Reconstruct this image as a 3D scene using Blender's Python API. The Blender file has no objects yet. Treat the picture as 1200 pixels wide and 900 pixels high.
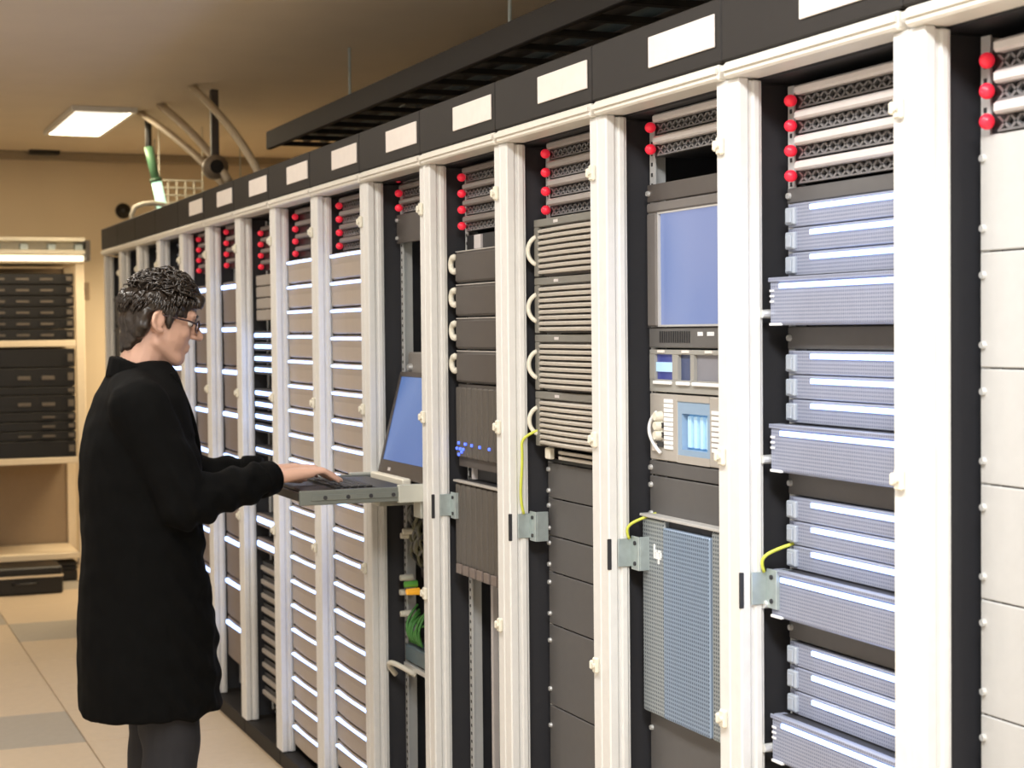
import bpy, bmesh, math, random
from mathutils import Vector, Matrix, noise
random.seed(7)
R = math.radians
scene = bpy.context.scene
col = scene.collection

# ------------------------------------------------------------------ camera
CAM_Y, CAM_Z = -1.5634, 1.6
YAW, PITCH, ROLL, FPX = 0.383385, 0.030710, -0.0094296, 2025.4
fwd = Vector((-math.cos(YAW)*math.cos(PITCH), math.sin(YAW)*math.cos(PITCH), -math.sin(PITCH)))
rgt = fwd.cross(Vector((0, 0, 1))).normalized()
upv = rgt.cross(fwd)
r2 = rgt*math.cos(ROLL) + upv*math.sin(ROLL)
u2 = upv*math.cos(ROLL) - rgt*math.sin(ROLL)
cam_d = bpy.data.cameras.new('camera')
cam = bpy.data.objects.new('camera', cam_d)
col.objects.link(cam)
M3 = Matrix((r2, u2, -fwd)).transposed()
cam.matrix_world = Matrix.Translation((0, CAM_Y, CAM_Z)) @ M3.to_4x4()
cam_d.sensor_width = 36.0
cam_d.lens = FPX/1200*36.0
cam_d.clip_start = 0.05
cam_d.dof.use_dof = True
cam_d.dof.focus_distance = 3.9
cam_d.dof.aperture_fstop = 6.5
scene.camera = cam
def pray(x, y):
    return fwd + r2*((x-600)/FPX) - u2*((y-450)/FPX)
def on_y(x, y, Y):                      # point of the plane y = Y seen at a pixel
    d = pray(x, y); k = (Y-CAM_Y)/d.y
    return Vector((0, CAM_Y, CAM_Z)) + d*k
def on_x(x, y, X):
    d = pray(x, y); k = X/d.x
    return Vector((0, CAM_Y, CAM_Z)) + d*k

# ------------------------------------------------------------------ world, exposure
scene.view_settings.view_transform = 'Standard'
scene.view_settings.look = 'None'
scene.view_settings.gamma = 1.0
scene.view_settings.use_curve_mapping = False
scene.view_settings.exposure = 0.0
world = bpy.data.worlds.new('world'); scene.world = world
world.use_nodes = True
world.node_tree.nodes['Background'].inputs[0].default_value = (1.0, 0.9, 0.75, 1)
world.node_tree.nodes['Background'].inputs[1].default_value = 0.05
CEIL = 2.86
BACK = -12.3
# ceiling luminaires along the aisle: (x, y, length, width, watt, colour)
LUMS = [(-0.55, -1.05, 1.2, .45, 115, (0.96, .98, 1.0)),  # unseen strong lamp, added to wash the near racks white
        (-2.15, -1.05, 1.2, .45, 38, (1.0, .99, .985)),
        (-4.2, -1.15, 1.2, .3, 25, (1.0, .955, .895)),
        (-6.2, -1.15, 1.2, .3, 22, (1.0, .93, .83)),
        (-8.3, -1.15, 1.2, .3, 17, (1.0, .87, .68)),
        (-10.35, -.05, 1.2, .3, 20, (1.0, .81, .54))]
for (lx, ly, ll, lw, pw, lc) in LUMS:
    ld = bpy.data.lights.new('luminaire_light', 'AREA')
    ld.shape = 'RECTANGLE'; ld.size = ll; ld.size_y = lw; ld.energy = pw; ld.color = lc
    lo = bpy.data.objects.new('luminaire_light', ld); col.objects.link(lo)
    lo.location = (lx, ly, CEIL-.012)

# ------------------------------------------------------------------ materials
MATS = {}
def mat(name, color, rough=.5, metal=0., emis=None, es=0., noise_amt=.06, scale=40., bump=0., bscale=200., coat=0., spec=.5, alpha=1., trans=0.):
    if name in MATS: return MATS[name]
    m = bpy.data.materials.new(name); m.use_nodes = True
    nt = m.node_tree; b = nt.nodes['Principled BSDF']
    b.inputs['Roughness'].default_value = rough
    b.inputs['Metallic'].default_value = metal
    b.inputs['Specular IOR Level'].default_value = spec
    b.inputs['Coat Weight'].default_value = coat
    b.inputs['Transmission Weight'].default_value = trans
    b.inputs['Alpha'].default_value = alpha
    tc = nt.nodes.new('ShaderNodeTexCoord')
    nz = nt.nodes.new('ShaderNodeTexNoise'); nz.inputs['Scale'].default_value = scale
    nz.inputs['Detail'].default_value = 4
    nt.links.new(tc.outputs['Object'], nz.inputs['Vector'])
    rp = nt.nodes.new('ShaderNodeMix'); rp.data_type = 'RGBA'
    c1 = [max(0, c*(1-noise_amt)) for c in color]; c2 = [min(1, c*(1+noise_amt)) for c in color]
    rp.inputs[6].default_value = (*c1, 1); rp.inputs[7].default_value = (*c2, 1)
    nt.links.new(nz.outputs['Fac'], rp.inputs[0])
    nt.links.new(rp.outputs[2], b.inputs['Base Color'])
    if emis:
        b.inputs['Emission Color'].default_value = (*emis, 1); b.inputs['Emission Strength'].default_value = es
    if bump:
        n2 = nt.nodes.new('ShaderNodeTexNoise'); n2.inputs['Scale'].default_value = bscale
        nt.links.new(tc.outputs['Object'], n2.inputs['Vector'])
        bp = nt.nodes.new('ShaderNodeBump'); bp.inputs['Strength'].default_value = bump; bp.inputs['Distance'].default_value = .004
        nt.links.new(n2.outputs['Fac'], bp.inputs['Height'])
        nt.links.new(bp.outputs['Normal'], b.inputs['Normal'])
    MATS[name] = m
    return m
def mesh_mat(name, color, hole, pitch=.006, rough=.4, metal=.3, fill=.3):
    """perforated sheet: round holes as fine dots in colour and relief"""
    m = mat(name, color, rough, metal)
    nt = m.node_tree; b = nt.nodes['Principled BSDF']
    tc = nt.nodes.new('ShaderNodeTexCoord')
    sp = nt.nodes.new('ShaderNodeSeparateXYZ'); nt.links.new(tc.outputs['Object'], sp.inputs[0])
    cb = nt.nodes.new('ShaderNodeCombineXYZ')
    nt.links.new(sp.outputs['X'], cb.inputs['X']); nt.links.new(sp.outputs['Z'], cb.inputs['Y'])
    vo = nt.nodes.new('ShaderNodeTexVoronoi'); vo.voronoi_dimensions = '2D'; vo.inputs['Scale'].default_value = 1/pitch
    vo.inputs['Randomness'].default_value = 0.0
    nt.links.new(cb.outputs[0], vo.inputs['Vector'])
    lt = nt.nodes.new('ShaderNodeMath'); lt.operation = 'LESS_THAN'; lt.inputs[1].default_value = fill
    nt.links.new(vo.outputs['Distance'], lt.inputs[0])
    mx = nt.nodes.new('ShaderNodeMix'); mx.data_type = 'RGBA'
    src = b.inputs['Base Color'].links[0].from_socket
    nt.links.new(lt.outputs[0], mx.inputs[0]); nt.links.new(src, mx.inputs[6]); mx.inputs[7].default_value = (*hole, 1)
    nt.links.new(mx.outputs[2], b.inputs['Base Color'])
    return m
W_POST = mat('white_powder_coat', (.785, .775, .745), .42, bump=.05, bscale=900)
W_RAIL = mat('cream_top_rail', (.80, .76, .68), .4)
ZINC = mat('galvanised_steel', (.48, .55, .55), .42, .6, noise_amt=.18, scale=60)
RAILZ = mat('zinc_mounting_rail', (.72, .72, .70), .4, .35)
DARK = mat('dark_interior_sheet', (.028, .028, .032), .55)
BLK = mat('black_plastic', (.022, .021, .022), .45)
FASC = mat('dark_brown_fascia', (.022, .019, .017), .6, spec=.25)
LABELP = mat('white_label_plate', (.85, .78, .72), .5)
BROWN = mat('brown_grey_plastic', (.082, .070, .062), .5)
GREYP = mat('grey_blank_panel', (.105, .10, .097), .55)
LGREY = mat('light_grey_panel', (.50, .49, .47), .5)
BEIGE = mat('beige_bezel', (.42, .35, .285), .5)
TAUPE = mat('taupe_bezel', (.20, .16, .14), .5)
RIB = mat('cream_louvre', (.55, .505, .44), .45)
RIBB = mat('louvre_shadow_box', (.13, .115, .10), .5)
RED = mat('red_latch', (.80, .02, .045), .35, emis=(1, .03, .06), es=.35)
SILV = mat('silver_cover_bar', (.72, .67, .65), .35, .2)
BLUEB = mesh_mat('veil_paled_mesh_bezel', (.34, .37, .47), (.16, .17, .25), .0065, .42, .2)  # paleness of a white veil put into the colour of darker bezels
GRILL = mesh_mat('grey_perforated_sheet', (.36, .40, .42), (.10, .12, .14), .0085, .45, .3, .32)
GRILLB = mesh_mat('blue_perforated_sheet', (.30, .39, .52), (.10, .14, .21), .0085, .4, .3, .32)
EAR = mat('pale_handle', (.40, .44, .50), .4)
LED = mat('blue_white_light_bar', (.5, .6, .9), .4, emis=(.34, .52, 1.0), es=3.6)
LEDB = mat('deep_blue_light', (.1, .15, .9), .4, emis=(.07, .16, 1.0), es=1.6)
WHITE = mat('white_print', (.9, .9, .9), .5)
SCREW = mat('bright_screw', (.8, .8, .78), .3, .6)
CABLEY = mat('yellow_green_wire', (.62, .66, .08), .45)
CREAM = mat('cream_plastic', (.78, .74, .62), .45)
def screen_mat(name, c1, c2, es):
    m = bpy.data.materials.new(name); m.use_nodes = True; nt = m.node_tree
    b = nt.nodes['Principled BSDF']; b.inputs['Base Color'].default_value = (.03, .04, .07, 1); b.inputs['Roughness'].default_value = .25
    tc = nt.nodes.new('ShaderNodeTexCoord'); nz = nt.nodes.new('ShaderNodeTexNoise'); nz.inputs['Scale'].default_value = 2.2
    nz.inputs['Detail'].default_value = 1
    nt.links.new(tc.outputs['Object'], nz.inputs['Vector'])
    cr = nt.nodes.new('ShaderNodeValToRGB'); cr.color_ramp.elements[0].color = (*c1, 1); cr.color_ramp.elements[1].color = (*c2, 1)
    cr.color_ramp.elements[0].position = .35; cr.color_ramp.elements[1].position = .65
    nt.links.new(nz.outputs['Fac'], cr.inputs[0]); nt.links.new(cr.outputs[0], b.inputs['Emission Color'])
    b.inputs['Emission Strength'].default_value = es
    return m
SCR1 = screen_mat('laptop_screen_glow', (.085, .16, .40), (.125, .21, .44), 1.0)
SCR2 = screen_mat('monitor_screen_glow', (.24, .32, .62), (.36, .40, .66), .8)
GLOWB = mat('blue_lit_window', (.08, .2, .38), .3, emis=(.12, .34, .62), es=.35)
GLOWC = mat('pale_blue_strip', (.40, .58, .72), .3, emis=(.45, .75, 1.0), es=.38)

# ------------------------------------------------------------------ mesh builder
class MB:
    def __init__(self): self.v = []; self.f = []
    def add(self, vs, fs):
        n = len(self.v); self.v += [tuple(a) for a in vs]; self.f += [tuple(i+n for i in q) for q in fs]; return self
    def box(self, x0, x1, y0, y1, z0, z1, c=0.0):
        if x1 < x0: x0, x1 = x1, x0
        if y1 < y0: y0, y1 = y1, y0
        if z1 < z0: z0, z1 = z1, z0
        c = min(c, (x1-x0)*.45, (y1-y0)*.45, (z1-z0)*.45)
        if c <= 1e-6:
            vs = [(x, y, z) for x in (x0, x1) for y in (y0, y1) for z in (z0, z1)]
            return self.add(vs, [(0, 1, 3, 2), (4, 6, 7, 5), (0, 4, 5, 1), (2, 3, 7, 6), (0, 2, 6, 4), (1, 5, 7, 3)])
        vs = []; ix = {}
        X = (x0, x1); Y = (y0, y1); Z = (z0, z1)
        for i in (0, 1):
            for j in (0, 1):
                for k in (0, 1):
                    sx, sy, sz = (1-2*i), (1-2*j), (1-2*k)
                    ix[i, j, k, 0] = len(vs); vs.append((X[i], Y[j]+sy*c, Z[k]+sz*c))
                    ix[i, j, k, 1] = len(vs); vs.append((X[i]+sx*c, Y[j], Z[k]+sz*c))
                    ix[i, j, k, 2] = len(vs); vs.append((X[i]+sx*c, Y[j]+sy*c, Z[k]))
        fs = []
        cyc = ((0, 0), (0, 1), (1, 1), (1, 0))
        for i in (0, 1):
            fs.append([ix[i, a, b, 0] for a, b in cyc]); fs.append([ix[a, i, b, 1] for a, b in cyc]); fs.append([ix[a, b, i, 2] for a, b in cyc])
        for a in (0, 1):
            for b in (0, 1):
                fs.append([ix[0, a, b, 1], ix[1, a, b, 1], ix[1, a, b, 2], ix[0, a, b, 2]])
                fs.append([ix[a, 0, b, 0], ix[a, 1, b, 0], ix[a, 1, b, 2], ix[a, 0, b, 2]])
                fs.append([ix[a, b, 0, 0], ix[a, b, 1, 0], ix[a, b, 1, 1], ix[a, b, 0, 1]])
                for k in (0, 1): fs.append([ix[a, b, k, 0], ix[a, b, k, 1], ix[a, b, k, 2]])
        return self.add(vs, fs)
    def tube(self, pts, r, seg=8, caps=True):
        pts = [Vector(p) for p in pts]; n = len(pts)
        rs = r if isinstance(r, (list, tuple)) else [r]*n
        rings = []; prev = None
        for i, p in enumerate(pts):
            t = (pts[min(i+1, n-1)]-pts[max(i-1, 0)]).normalized()
            if prev is None:
                a = Vector((0, 0, 1)) if abs(t.z) < .9 else Vector((1, 0, 0))
                u = t.cross(a).normalized()
            else:
                u = (prev - t*prev.dot(t)).normalized()
            prev = u; w = t.cross(u)
            rings.append([p + (u*math.cos(2*math.pi*k/seg)+w*math.sin(2*math.pi*k/seg))*rs[i] for k in range(seg)])
        return self.loft(rings, caps)
    def loft(self, rings, caps=True):
        seg = len(rings[0]); vs = [q for g in rings for q in g]; fs = []
        for i in range(len(rings)-1):
            for k in range(seg):
                a = i*seg+k; b = i*seg+(k+1) % seg
                fs.append((a, b, b+seg, a+seg))
        if caps:
            fs.append(tuple(range(seg-1, -1, -1))); fs.append(tuple((len(rings)-1)*seg+k for k in range(seg)))
        return self.add(vs, fs)
    def cyl(self, p0, p1, r0, r1=None, seg=12):
        return self.tube([p0, p1], [r0, r1 if r1 is not None else r0], seg)
    def ell(self, c, r, rot=None, seg=16, rings=10):
        c = Vector(c); rr = []
        for i in range(1, rings):
            th = math.pi*i/rings
            rr.append([Vector((math.sin(th)*math.cos(2*math.pi*k/seg)*r[0], math.sin(th)*math.sin(2*math.pi*k/seg)*r[1], -math.cos(th)*r[2])) for k in range(seg)])
        m = rot.to_matrix() if rot else None
        rr = [[c+(m @ q if m else q) for q in g] for g in rr]
        return self.loft(rr)
    def cap(self, p0, p1, r0, r1, seg=14):
        """tapered capsule"""
        p0 = Vector(p0); p1 = Vector(p1); t = (p1-p0).normalized()
        pts = []; rs = []
        for a in (80, 55, 30, 0): pts.append(p0 - t*r0*math.sin(R(a))); rs.append(r0*math.cos(R(a)))
        for a in (0, 30, 55, 80): pts.append(p1 + t*r1*math.sin(R(a))); rs.append(r1*math.cos(R(a)))
        return self.tube(pts, rs, seg)
    def mesh(self, name, smooth=False):
        me = bpy.data.meshes.new(name); me.from_pydata(self.v, [], self.f); me.validate()
        bm = bmesh.new(); bm.from_mesh(me); bmesh.ops.recalc_face_normals(bm, faces=bm.faces); bm.to_mesh(me); bm.free()
        if smooth:
            for p in me.polygons: p.use_smooth = True
        return me
    def build(self, name, m, parent=None, smooth=False, loc=None):
        return link(name, self.mesh(name, smooth), m, parent, loc)
def link(name, me, m, parent=None, loc=None):
    if m and not me.materials: me.materials.append(m)
    o = bpy.data.objects.new(name, me); col.objects.link(o)
    if parent: o.parent = parent
    if loc: o.location = loc
    return o
def empty(name, loc):
    o = bpy.data.objects.new(name, None); o.location = loc; o.empty_display_size = .05; col.objects.link(o); return o
def tag(o, label=None, cat=None, group=None, kind=None):
    if label: o['label'] = label
    if cat: o['category'] = cat
    if group: o['group'] = group
    if kind: o['kind'] = kind
    return o
CACHE = {}
def cached(key, fn, smooth=False):
    if key not in CACHE: CACHE[key] = fn(MB()).mesh(str(key[0]), smooth)
    return CACHE[key]

# ------------------------------------------------------------------ room shell
FLOORC = mat('raised_floor_laminate', (.62, .50, .36), .45, noise_amt=.08, scale=25)
FLOORG = mat('grey_floor_panel', (.40, .36, .30), .5, noise_amt=.1, scale=30)
FLOORB = mat('floor_joint', (.20, .16, .12), .7)
WALLM = mat('cream_wall_paint', (.74, .62, .44), .7, noise_amt=.04, scale=3, bump=.05, bscale=120)
CEILM = mat('ceiling_paint', (.74, .65, .52), .8, noise_amt=.05, scale=4)
X1, X0, Y0, Y1 = 2.2, BACK, -2.6, 2.0
fl = tag(MB().box(X0-.1, X1+.1, Y0-.1, Y1+.1, -.16, -.032).build('floor', FLOORB), kind='structure')
tile_me = cached(('floor_tile',), lambda b: b.box(-.2985, .2985, -.2985, .2985, -.032, 0, .0025))
tile_me.materials.append(FLOORC)
tile_g = tile_me.copy(); tile_g.materials.clear(); tile_g.materials.append(FLOORG)
greys = {(1, 3), (4, 3), (8, 2), (3, 2)}
for i in range(24):
    for j in range(5):
        link('floor_tile', tile_g if (i, j) in greys else tile_me, None, fl, (X0+.3+.6*i, Y0+.5+.6*j, 0))
tag(MB().box(X0-.1, X1+.1, Y0-.1, Y1+.1, CEIL, CEIL+.1).build('ceiling', CEILM), kind='structure')
tag(MB().box(X0-.12, X0, Y0-.1, Y1+.1, -.03, CEIL).build('wall_back', WALLM), kind='structure')
tag(MB().box(X1, X1+.12, Y0-.1, Y1+.1, -.03, CEIL).build('wall_front', WALLM), kind='structure')
tag(MB().box(X0, X1, Y0-.12, Y0, -.03, CEIL).build('wall_left', mat('white_wall_paint', (.72, .71, .69), .7)), kind='structure')
tag(MB().box(X0, X1, Y1, Y1+.12, -.03, CEIL).build('wall_right', WALLM), kind='structure')
tag(MB().box(X0, X0+.09, Y0, Y1, CEIL-.055, CEIL, .006).build('trim_1', mat('brown_ceiling_trim', (.34, .28, .20), .6)), kind='structure')
tag(MB().box(X0, X0+.012, Y0, Y1, 0, .09, .003).build('baseboard_back', mat('grey_baseboard', (.30, .26, .22), .6)), kind='structure')
LDIFF = mat('luminaire_diffuser', (.9, .9, .88), .5, emis=(1, .95, .85), es=1.0)
nth = ['added near the camera to wash the near racks white', 'above the storage racks', 'above the man', 'second beyond the man', 'third beyond the man', 'at the far end of the aisle']
for (lx, ly, ll, lw, pw, lc), wd in zip(LUMS, nth):
    t = tag(empty('ceiling_light', (lx, ly, CEIL)), 'flat rectangular ceiling light panel, ' + wd, 'ceiling light', 'aisle ceiling lights')
    fr = MB()
    a, b = ll/2+.03, lw/2+.03
    fr.box(-a, a, -b, -b+.028, -.03, 0, .004).box(-a, a, b-.028, b, -.03, 0, .004).box(-a, -a+.028, -b+.028, b-.028, -.03, 0, .004).box(a-.028, a, -b+.028, b-.028, -.03, 0, .004)
    fr.build('frame', W_POST, t)
    MB().box(-a+.02, a-.02, -b+.02, b-.02, -.009, -.001).build('diffuser', LDIFF, t)

# ------------------------------------------------------------------ server racks
WR, S0 = .566755, 4.02794
def xn(n): return -WR*(n+S0)
def xc(k): return xn(k+.425)
RTOP = 2.053
zl = [on_y(500, 243, -.01).z, on_y(501, 490, -.01).z, on_y(499, 697, -.01).z]
zbr = on_y(625, 620, .03).z
RD = {-1: 'rack at the right edge', 0: 'rack of thin servers', 1: 'monitor rack', 2: 'louvred rack', 3: 'brown-unit rack', 4: 'keyboard-tray rack',
      5: 'beige rack beside the tray', 6: 'second beige rack', 7: 'rack with paired lights', 8: 'second rack past the face', 9: 'rack beside the face',
      10: 'rack behind the face', 11: 'rack behind the forehead', 12: 'rack behind the hair', 13: 'farthest rack'}
RL = {-1: 'white framed server rack cut off by the right edge of the picture', 0: 'white framed rack holding groups of thin blue-lit servers, far right',
      1: 'white framed rack holding a built-in blue monitor and a mesh unit', 2: 'white framed rack holding four cream louvred units',
      3: 'white framed rack holding brown units with white round grips', 4: 'white framed rack with the pulled-out keyboard tray and blue laptop screen',
      5: 'white framed rack of beige blue-lit units just left of the keyboard tray', 6: 'white framed rack of beige blue-lit units, second left of the tray',
      7: 'white framed rack with pairs of blue lights just behind the hands', 8: 'white framed rack with taupe fronts, second right of the face',
      9: 'white framed rack with taupe fronts directly right of the face', 10: 'white framed rack rising beside the man\'s forehead, partly hidden by his face',
      11: 'white framed rack seen above the front of the man\'s hair', 12: 'white framed rack seen above the back of the man\'s hair', 13: 'white framed rack at the far left end of the row'}
HW = .0425
def post_mesh(b):
    # a profile with a groove: front flange, recessed side flange
    b.box(-HW+.0012, HW-.0012, 0, .018, .06, RTOP, .003)
    b.box(-HW+.0012, HW-.0075, .018, .05, .06, RTOP, .002)
    b.box(-HW+.012, HW-.003, .026, .044, .06, RTOP, .002)
    return b
def latch_mesh(b):
    b.box(-.011, .009, -.010, 0, -.017, .017, .003); b.box(-.016, -.006, -.015, -.004, -.010, .010, .003)
    return b.cyl((.001, -.009, 0), (.001, -.015, 0), .005)
def rail_holes(b):
    b.box(-.009, .009, 0, .004, .1, RTOP-.02)
    z = .14
    return b
hole_m = mat('rail_hole', (.03, .03, .03), .7)
def hole_mesh(b):
    z = .15
    while z < RTOP-.05:
        b.box(-.0035, .0035, -.0006, .0005, z, z+.008); z += .0222
    return b
for k in range(-1, 14):
    c = xc(k)
    t = tag(empty('server_rack', (c, 0, 0)), RL[k], 'server rack', 'server racks in the row')
    for sx in (-1, 1):
        px = sx*(WR/2-HW/2*1.0) - 0
        me = cached(('post', sx), lambda b, sx=sx: b.box(-.02125+.0008, .02125-.0008, 0, .022, .06, RTOP+.004, .003).box((-.02125+.0008) if sx < 0 else (-.02125+.006), (.02125-.006) if sx < 0 else (.02125-.0008), .022, .052, .06, RTOP, .002).box((.006 if sx < 0 else -.0202), (.0202 if sx < 0 else -.006), .030, .046, .06, RTOP, .003))
        link('post', me, W_POST, t, (sx*(WR/2-.02125), 0, 0))
        link('rear_post', cached(('rear_post',), lambda b: b.box(-.02, .02, .84, .89, .06, RTOP, .003)), W_POST, t, (sx*(WR/2-.0215), 0, 0))
        link('side_panel', cached(('side_panel',), lambda b: b.box(-.0025, .0025, .056, .84, .07, RTOP-.003)), DARK, t, (sx*(WR/2-.004), 0, 0))
        rl = link('mounting_rail', cached(('mounting_rail',), lambda b: b.box(-.011, .011, .104, .108, .1, RTOP-.01).box(-.011, -.008, .108, .14, .1, RTOP-.01)), RAILZ, t, (sx*.2315, 0, 0))
        if k < 6: link('rail_holes', cached(('rail_holes',), lambda b: [b.box(-.0035, .0035, .1030, .1045, .15+.0222*i, .158+.0222*i) for i in range(84)] and b), hole_m, rl)['kind'] = 'stuff'
        link('rear_rail', cached(('rear_rail',), lambda b: b.box(-.011, .011, .70, .704, .1, RTOP-.01)), ZINC, t, (sx*.2315, 0, 0))
    MB().box(-WR/2+.006, WR/2-.006, .872, .878, .07, RTOP).build('back_panel', DARK, t)
    MB().box(-WR/2+.001, WR/2-.001, .002, .89, 0, .058, .004).build('plinth', FASC, t)
    MB().box(-WR/2+.001, WR/2-.001, .056, .89, RTOP+.002, RTOP+.012).build('roof', DARK, t)
    rb = MB(); rb.box(-WR/2+.010, WR/2-.010, -.014, .05, RTOP+.004, RTOP+.033, .004).box(-WR/2+.010, WR/2-.010, -.019, -.014, RTOP+.016, RTOP+.026)
    rb.build('top_rail', W_RAIL, t)
    fp = MB().box(-WR/2+.0015, WR/2-.0015, -.012, .012, RTOP+.036, RTOP+.155, .003).build('fascia_panel', FASC, t)
    if k <= 9:
        MB().box(-.135, .135, -.016, -.0122, RTOP+.066, RTOP+.127, .001).build('label_plate', LABELP, fp, loc=(WR*.225*1.0, 0, 0))
    lm = cached(('latch',), latch_mesh)
    for z in zl: link('latch', lm, CREAM, t, (WR/2-.018, 0, z))
    if k in (0, 1, 2, 3, 4):
        bk = MB()
        bk.box(.004, .040, .050, .054, -.036, .036, .0012).box(.0002, .0040, .020, .054, -.030, .030, .001).box(.036, .040, .054, .085, -.036, .036, .001)
        br = bk.build('earth_bracket', ZINC, t, loc=(-WR/2+.0425, 0, zbr))
        for (a, zz) in ((.024, .022), (.024, -.022)): MB().cyl((a, .0505, zz), (a, .0470, zz), .0045, .0045, 8).build('screw', DARK, br)
        za_, zb_ = on_y(714, 668, 0).z, on_y(714, 632, 0).z
        MB().box(-WR/2+.0385, -WR/2+.0432, -.003, .006, za_, zb_, .001).build('hinge', DARK, t)
# earth wires, one per bracket that shows one
def bez(p0, p1, p2, p3, n=14):
    p0, p1, p2, p3 = map(Vector, (p0, p1, p2, p3))
    return [p0*(1-s)**3 + p1*3*s*(1-s)**2 + p2*3*s*s*(1-s) + p3*s**3 for s in [i/(n-1) for i in range(n)]]
for k, lab in ((0, 'short yellow-green earth wire above the bracket at far right'), (1, 'short yellow earth wire beside the mesh unit')):
    x = xc(k)-WR/2
    tag(MB().tube(bez((x+.05, .044, zbr+.03), (x+.052, .03, zbr+.06), (x+.056, .04, zbr+.065), (x+.075, .10, zbr+.085)), .0032, 8).build('earth_wire', CABLEY, smooth=True), lab, 'wire', 'earth wires')
x = xc(2)-WR/2
tag(MB().tube(bez((x+.050, .034, zbr+.03), (x+.048, .018, zbr+.08), (x+.052, .034, zbr+.13), (x+.050, .030, zbr+.2))+bez((x+.050, .031, zbr+.205), (x+.052, .033, zbr+.22), (x+.062, .06, zbr+.235), (x+.066, .10, zbr+.24), 8), .0036, 8).build('earth_wire', CABLEY, smooth=True), 'long yellow-green earth wire hanging beside the louvred units', 'wire', 'earth wires')

# ------------------------------------------------------------------ rack equipment
CW = .45          # front width of the units
ORD = ['topmost', 'second from top', 'third from top', 'fourth from top', 'fifth from top', 'sixth from top', 'seventh from top', 'eighth from top', 'ninth from top', 'tenth from top', 'eleventh from top', 'twelfth from top', 'thirteenth from top', 'fourteenth from top', 'fifteenth from top', 'sixteenth from top', 'seventeenth from top', 'eighteenth from top', 'nineteenth from top', 'twentieth from top']
def zp(px, y, e): return on_y(px, y, e).z
def rnd(v): return round(v, 4)
def unit(name, label, cat, group, k, z0):
    return tag(empty(name, (xc(k), 0, z0)), label, cat, group)
def chassis(t, h, e, m, d=.52, w=.43):
    link('chassis', cached(('chassis', rnd(h), e, w), lambda b: b.box(-w/2, w/2, e+.012, e+d, .0008, h-.0008)), m, t)
def screws(t, h, e, xs=(-.219, .219)):
    me = cached(('screw', e), lambda b: b.cyl((0, e, 0), (0, e-.006, 0), .0062, .0052, 8))
    for x in xs:
        for z in ([h*.5] if h < .06 else [h*.2, h*.8]): link('screw', me, SCREW, t, (x, 0, z))
def blank(k, z1, z0, i=0, m=GREYP, e=.098, what='plain dark grey blank panel', n=None, where=None):
    h = z1-z0
    t = unit('blank_panel', '%s, %s, in the %s' % (what, where or ORD[i], RD[k]), 'blank panel', 'blank panels', k, z0)
    link('plate', cached(('plate', rnd(h), e, CW), lambda b: b.box(-CW/2-.012, CW/2+.012, e, e+.006, .0012, h-.0012, .0018)), m, t)
    screws(t, h, e, (-.228, .228))
    return t
BAR2 = mat('taupe_cover_bar', (.36, .32, .30), .4, .1)
BAR3 = mat('brown_cover_bar', (.20, .17, .155), .4, .1)
def storage(k, z1, z0, i, e=.092, bar=None):
    """disk shelf: pale cover bar above a diamond grille, red latch at the left"""
    bar = bar or (SILV if k <= 1 or (k == 3 and i >= 2) else BAR2 if k == 2 else BAR3)
    h = z1-z0
    t = unit('disk_shelf', 'disk shelf with red latch, %s in the %s' % (ORD[i], RD[k]), 'disk shelf', 'disk shelves with red latches', k, z0)
    chassis(t, h, e, BLK)
    link('cover_bar', cached(('cover_bar', rnd(h), e), lambda b: b.box(-.185, .222, e-.012, e+.012, h*.56, h*.96, .004)), bar, t)
    def gr(b):
        n = 15; x0, x1 = -.19, .222; s = (x1-x0)/n
        za, zb = h*.05, h*.52
        for q in range(n):
            a = x0+s*q; o = .0035
            for (p, r_) in ((a, a+s), (a+s, a)):
                b.add([(p-o, e+.004, za), (p+o, e+.004, za), (r_+o, e+.004, zb), (r_-o, e+.004, zb), (p-o, e+.011, za), (p+o, e+.011, za), (r_+o, e+.011, zb), (r_-o, e+.011, zb)],
                      [(0, 1, 2, 3), (7, 6, 5, 4), (0, 4, 5, 1), (3, 2, 6, 7), (0, 3, 7, 4), (1, 5, 6, 2)])
        b.box(x0, x1, e+.003, e+.012, za-.0015, za+.0015)
        return b
    if k < 6: link('grille', cached(('grille', rnd(h), e), gr), mat('grey_grille_wire', (.22, .21, .21), .4, .4), t)
    link('latch', cached(('red', rnd(h), e), lambda b: b.ell((-.207, e-.004, h*.38), (.0115, .012, h*.27)), True), RED, t)
    return t
def server1(k, z1, z0, i, e=.088, where=''):
    h = z1-z0
    t = unit('thin_server', 'thin blue-lit server, %s' % where, 'server', 'thin blue-lit servers', k, z0)
    chassis(t, h, e, DARK, .6)
    link('bezel', cached(('bezel1', rnd(h), e), lambda b: b.box(-.205, CW/2, e, e+.014, .001, h-.001, .002).box(-CW/2, -.2055, e+.005, e+.014, .001, h-.001, .001)), BLUEB, t)
    link('handle', cached(('h1', rnd(h), e), lambda b: b.box(-.219, -.188, e-.006, e+.004, h*.12, h*.82, .002).box(-.212, -.195, e-.009, e-.006, h*.2, h*.7, .001)), EAR, t)
    link('light_bar', cached(('lb1', rnd(h), e), lambda b: b.box(-.14, .21, e-.003, e+.002, h*.66, h*.86, .001)), LED, t)
    return t
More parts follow.
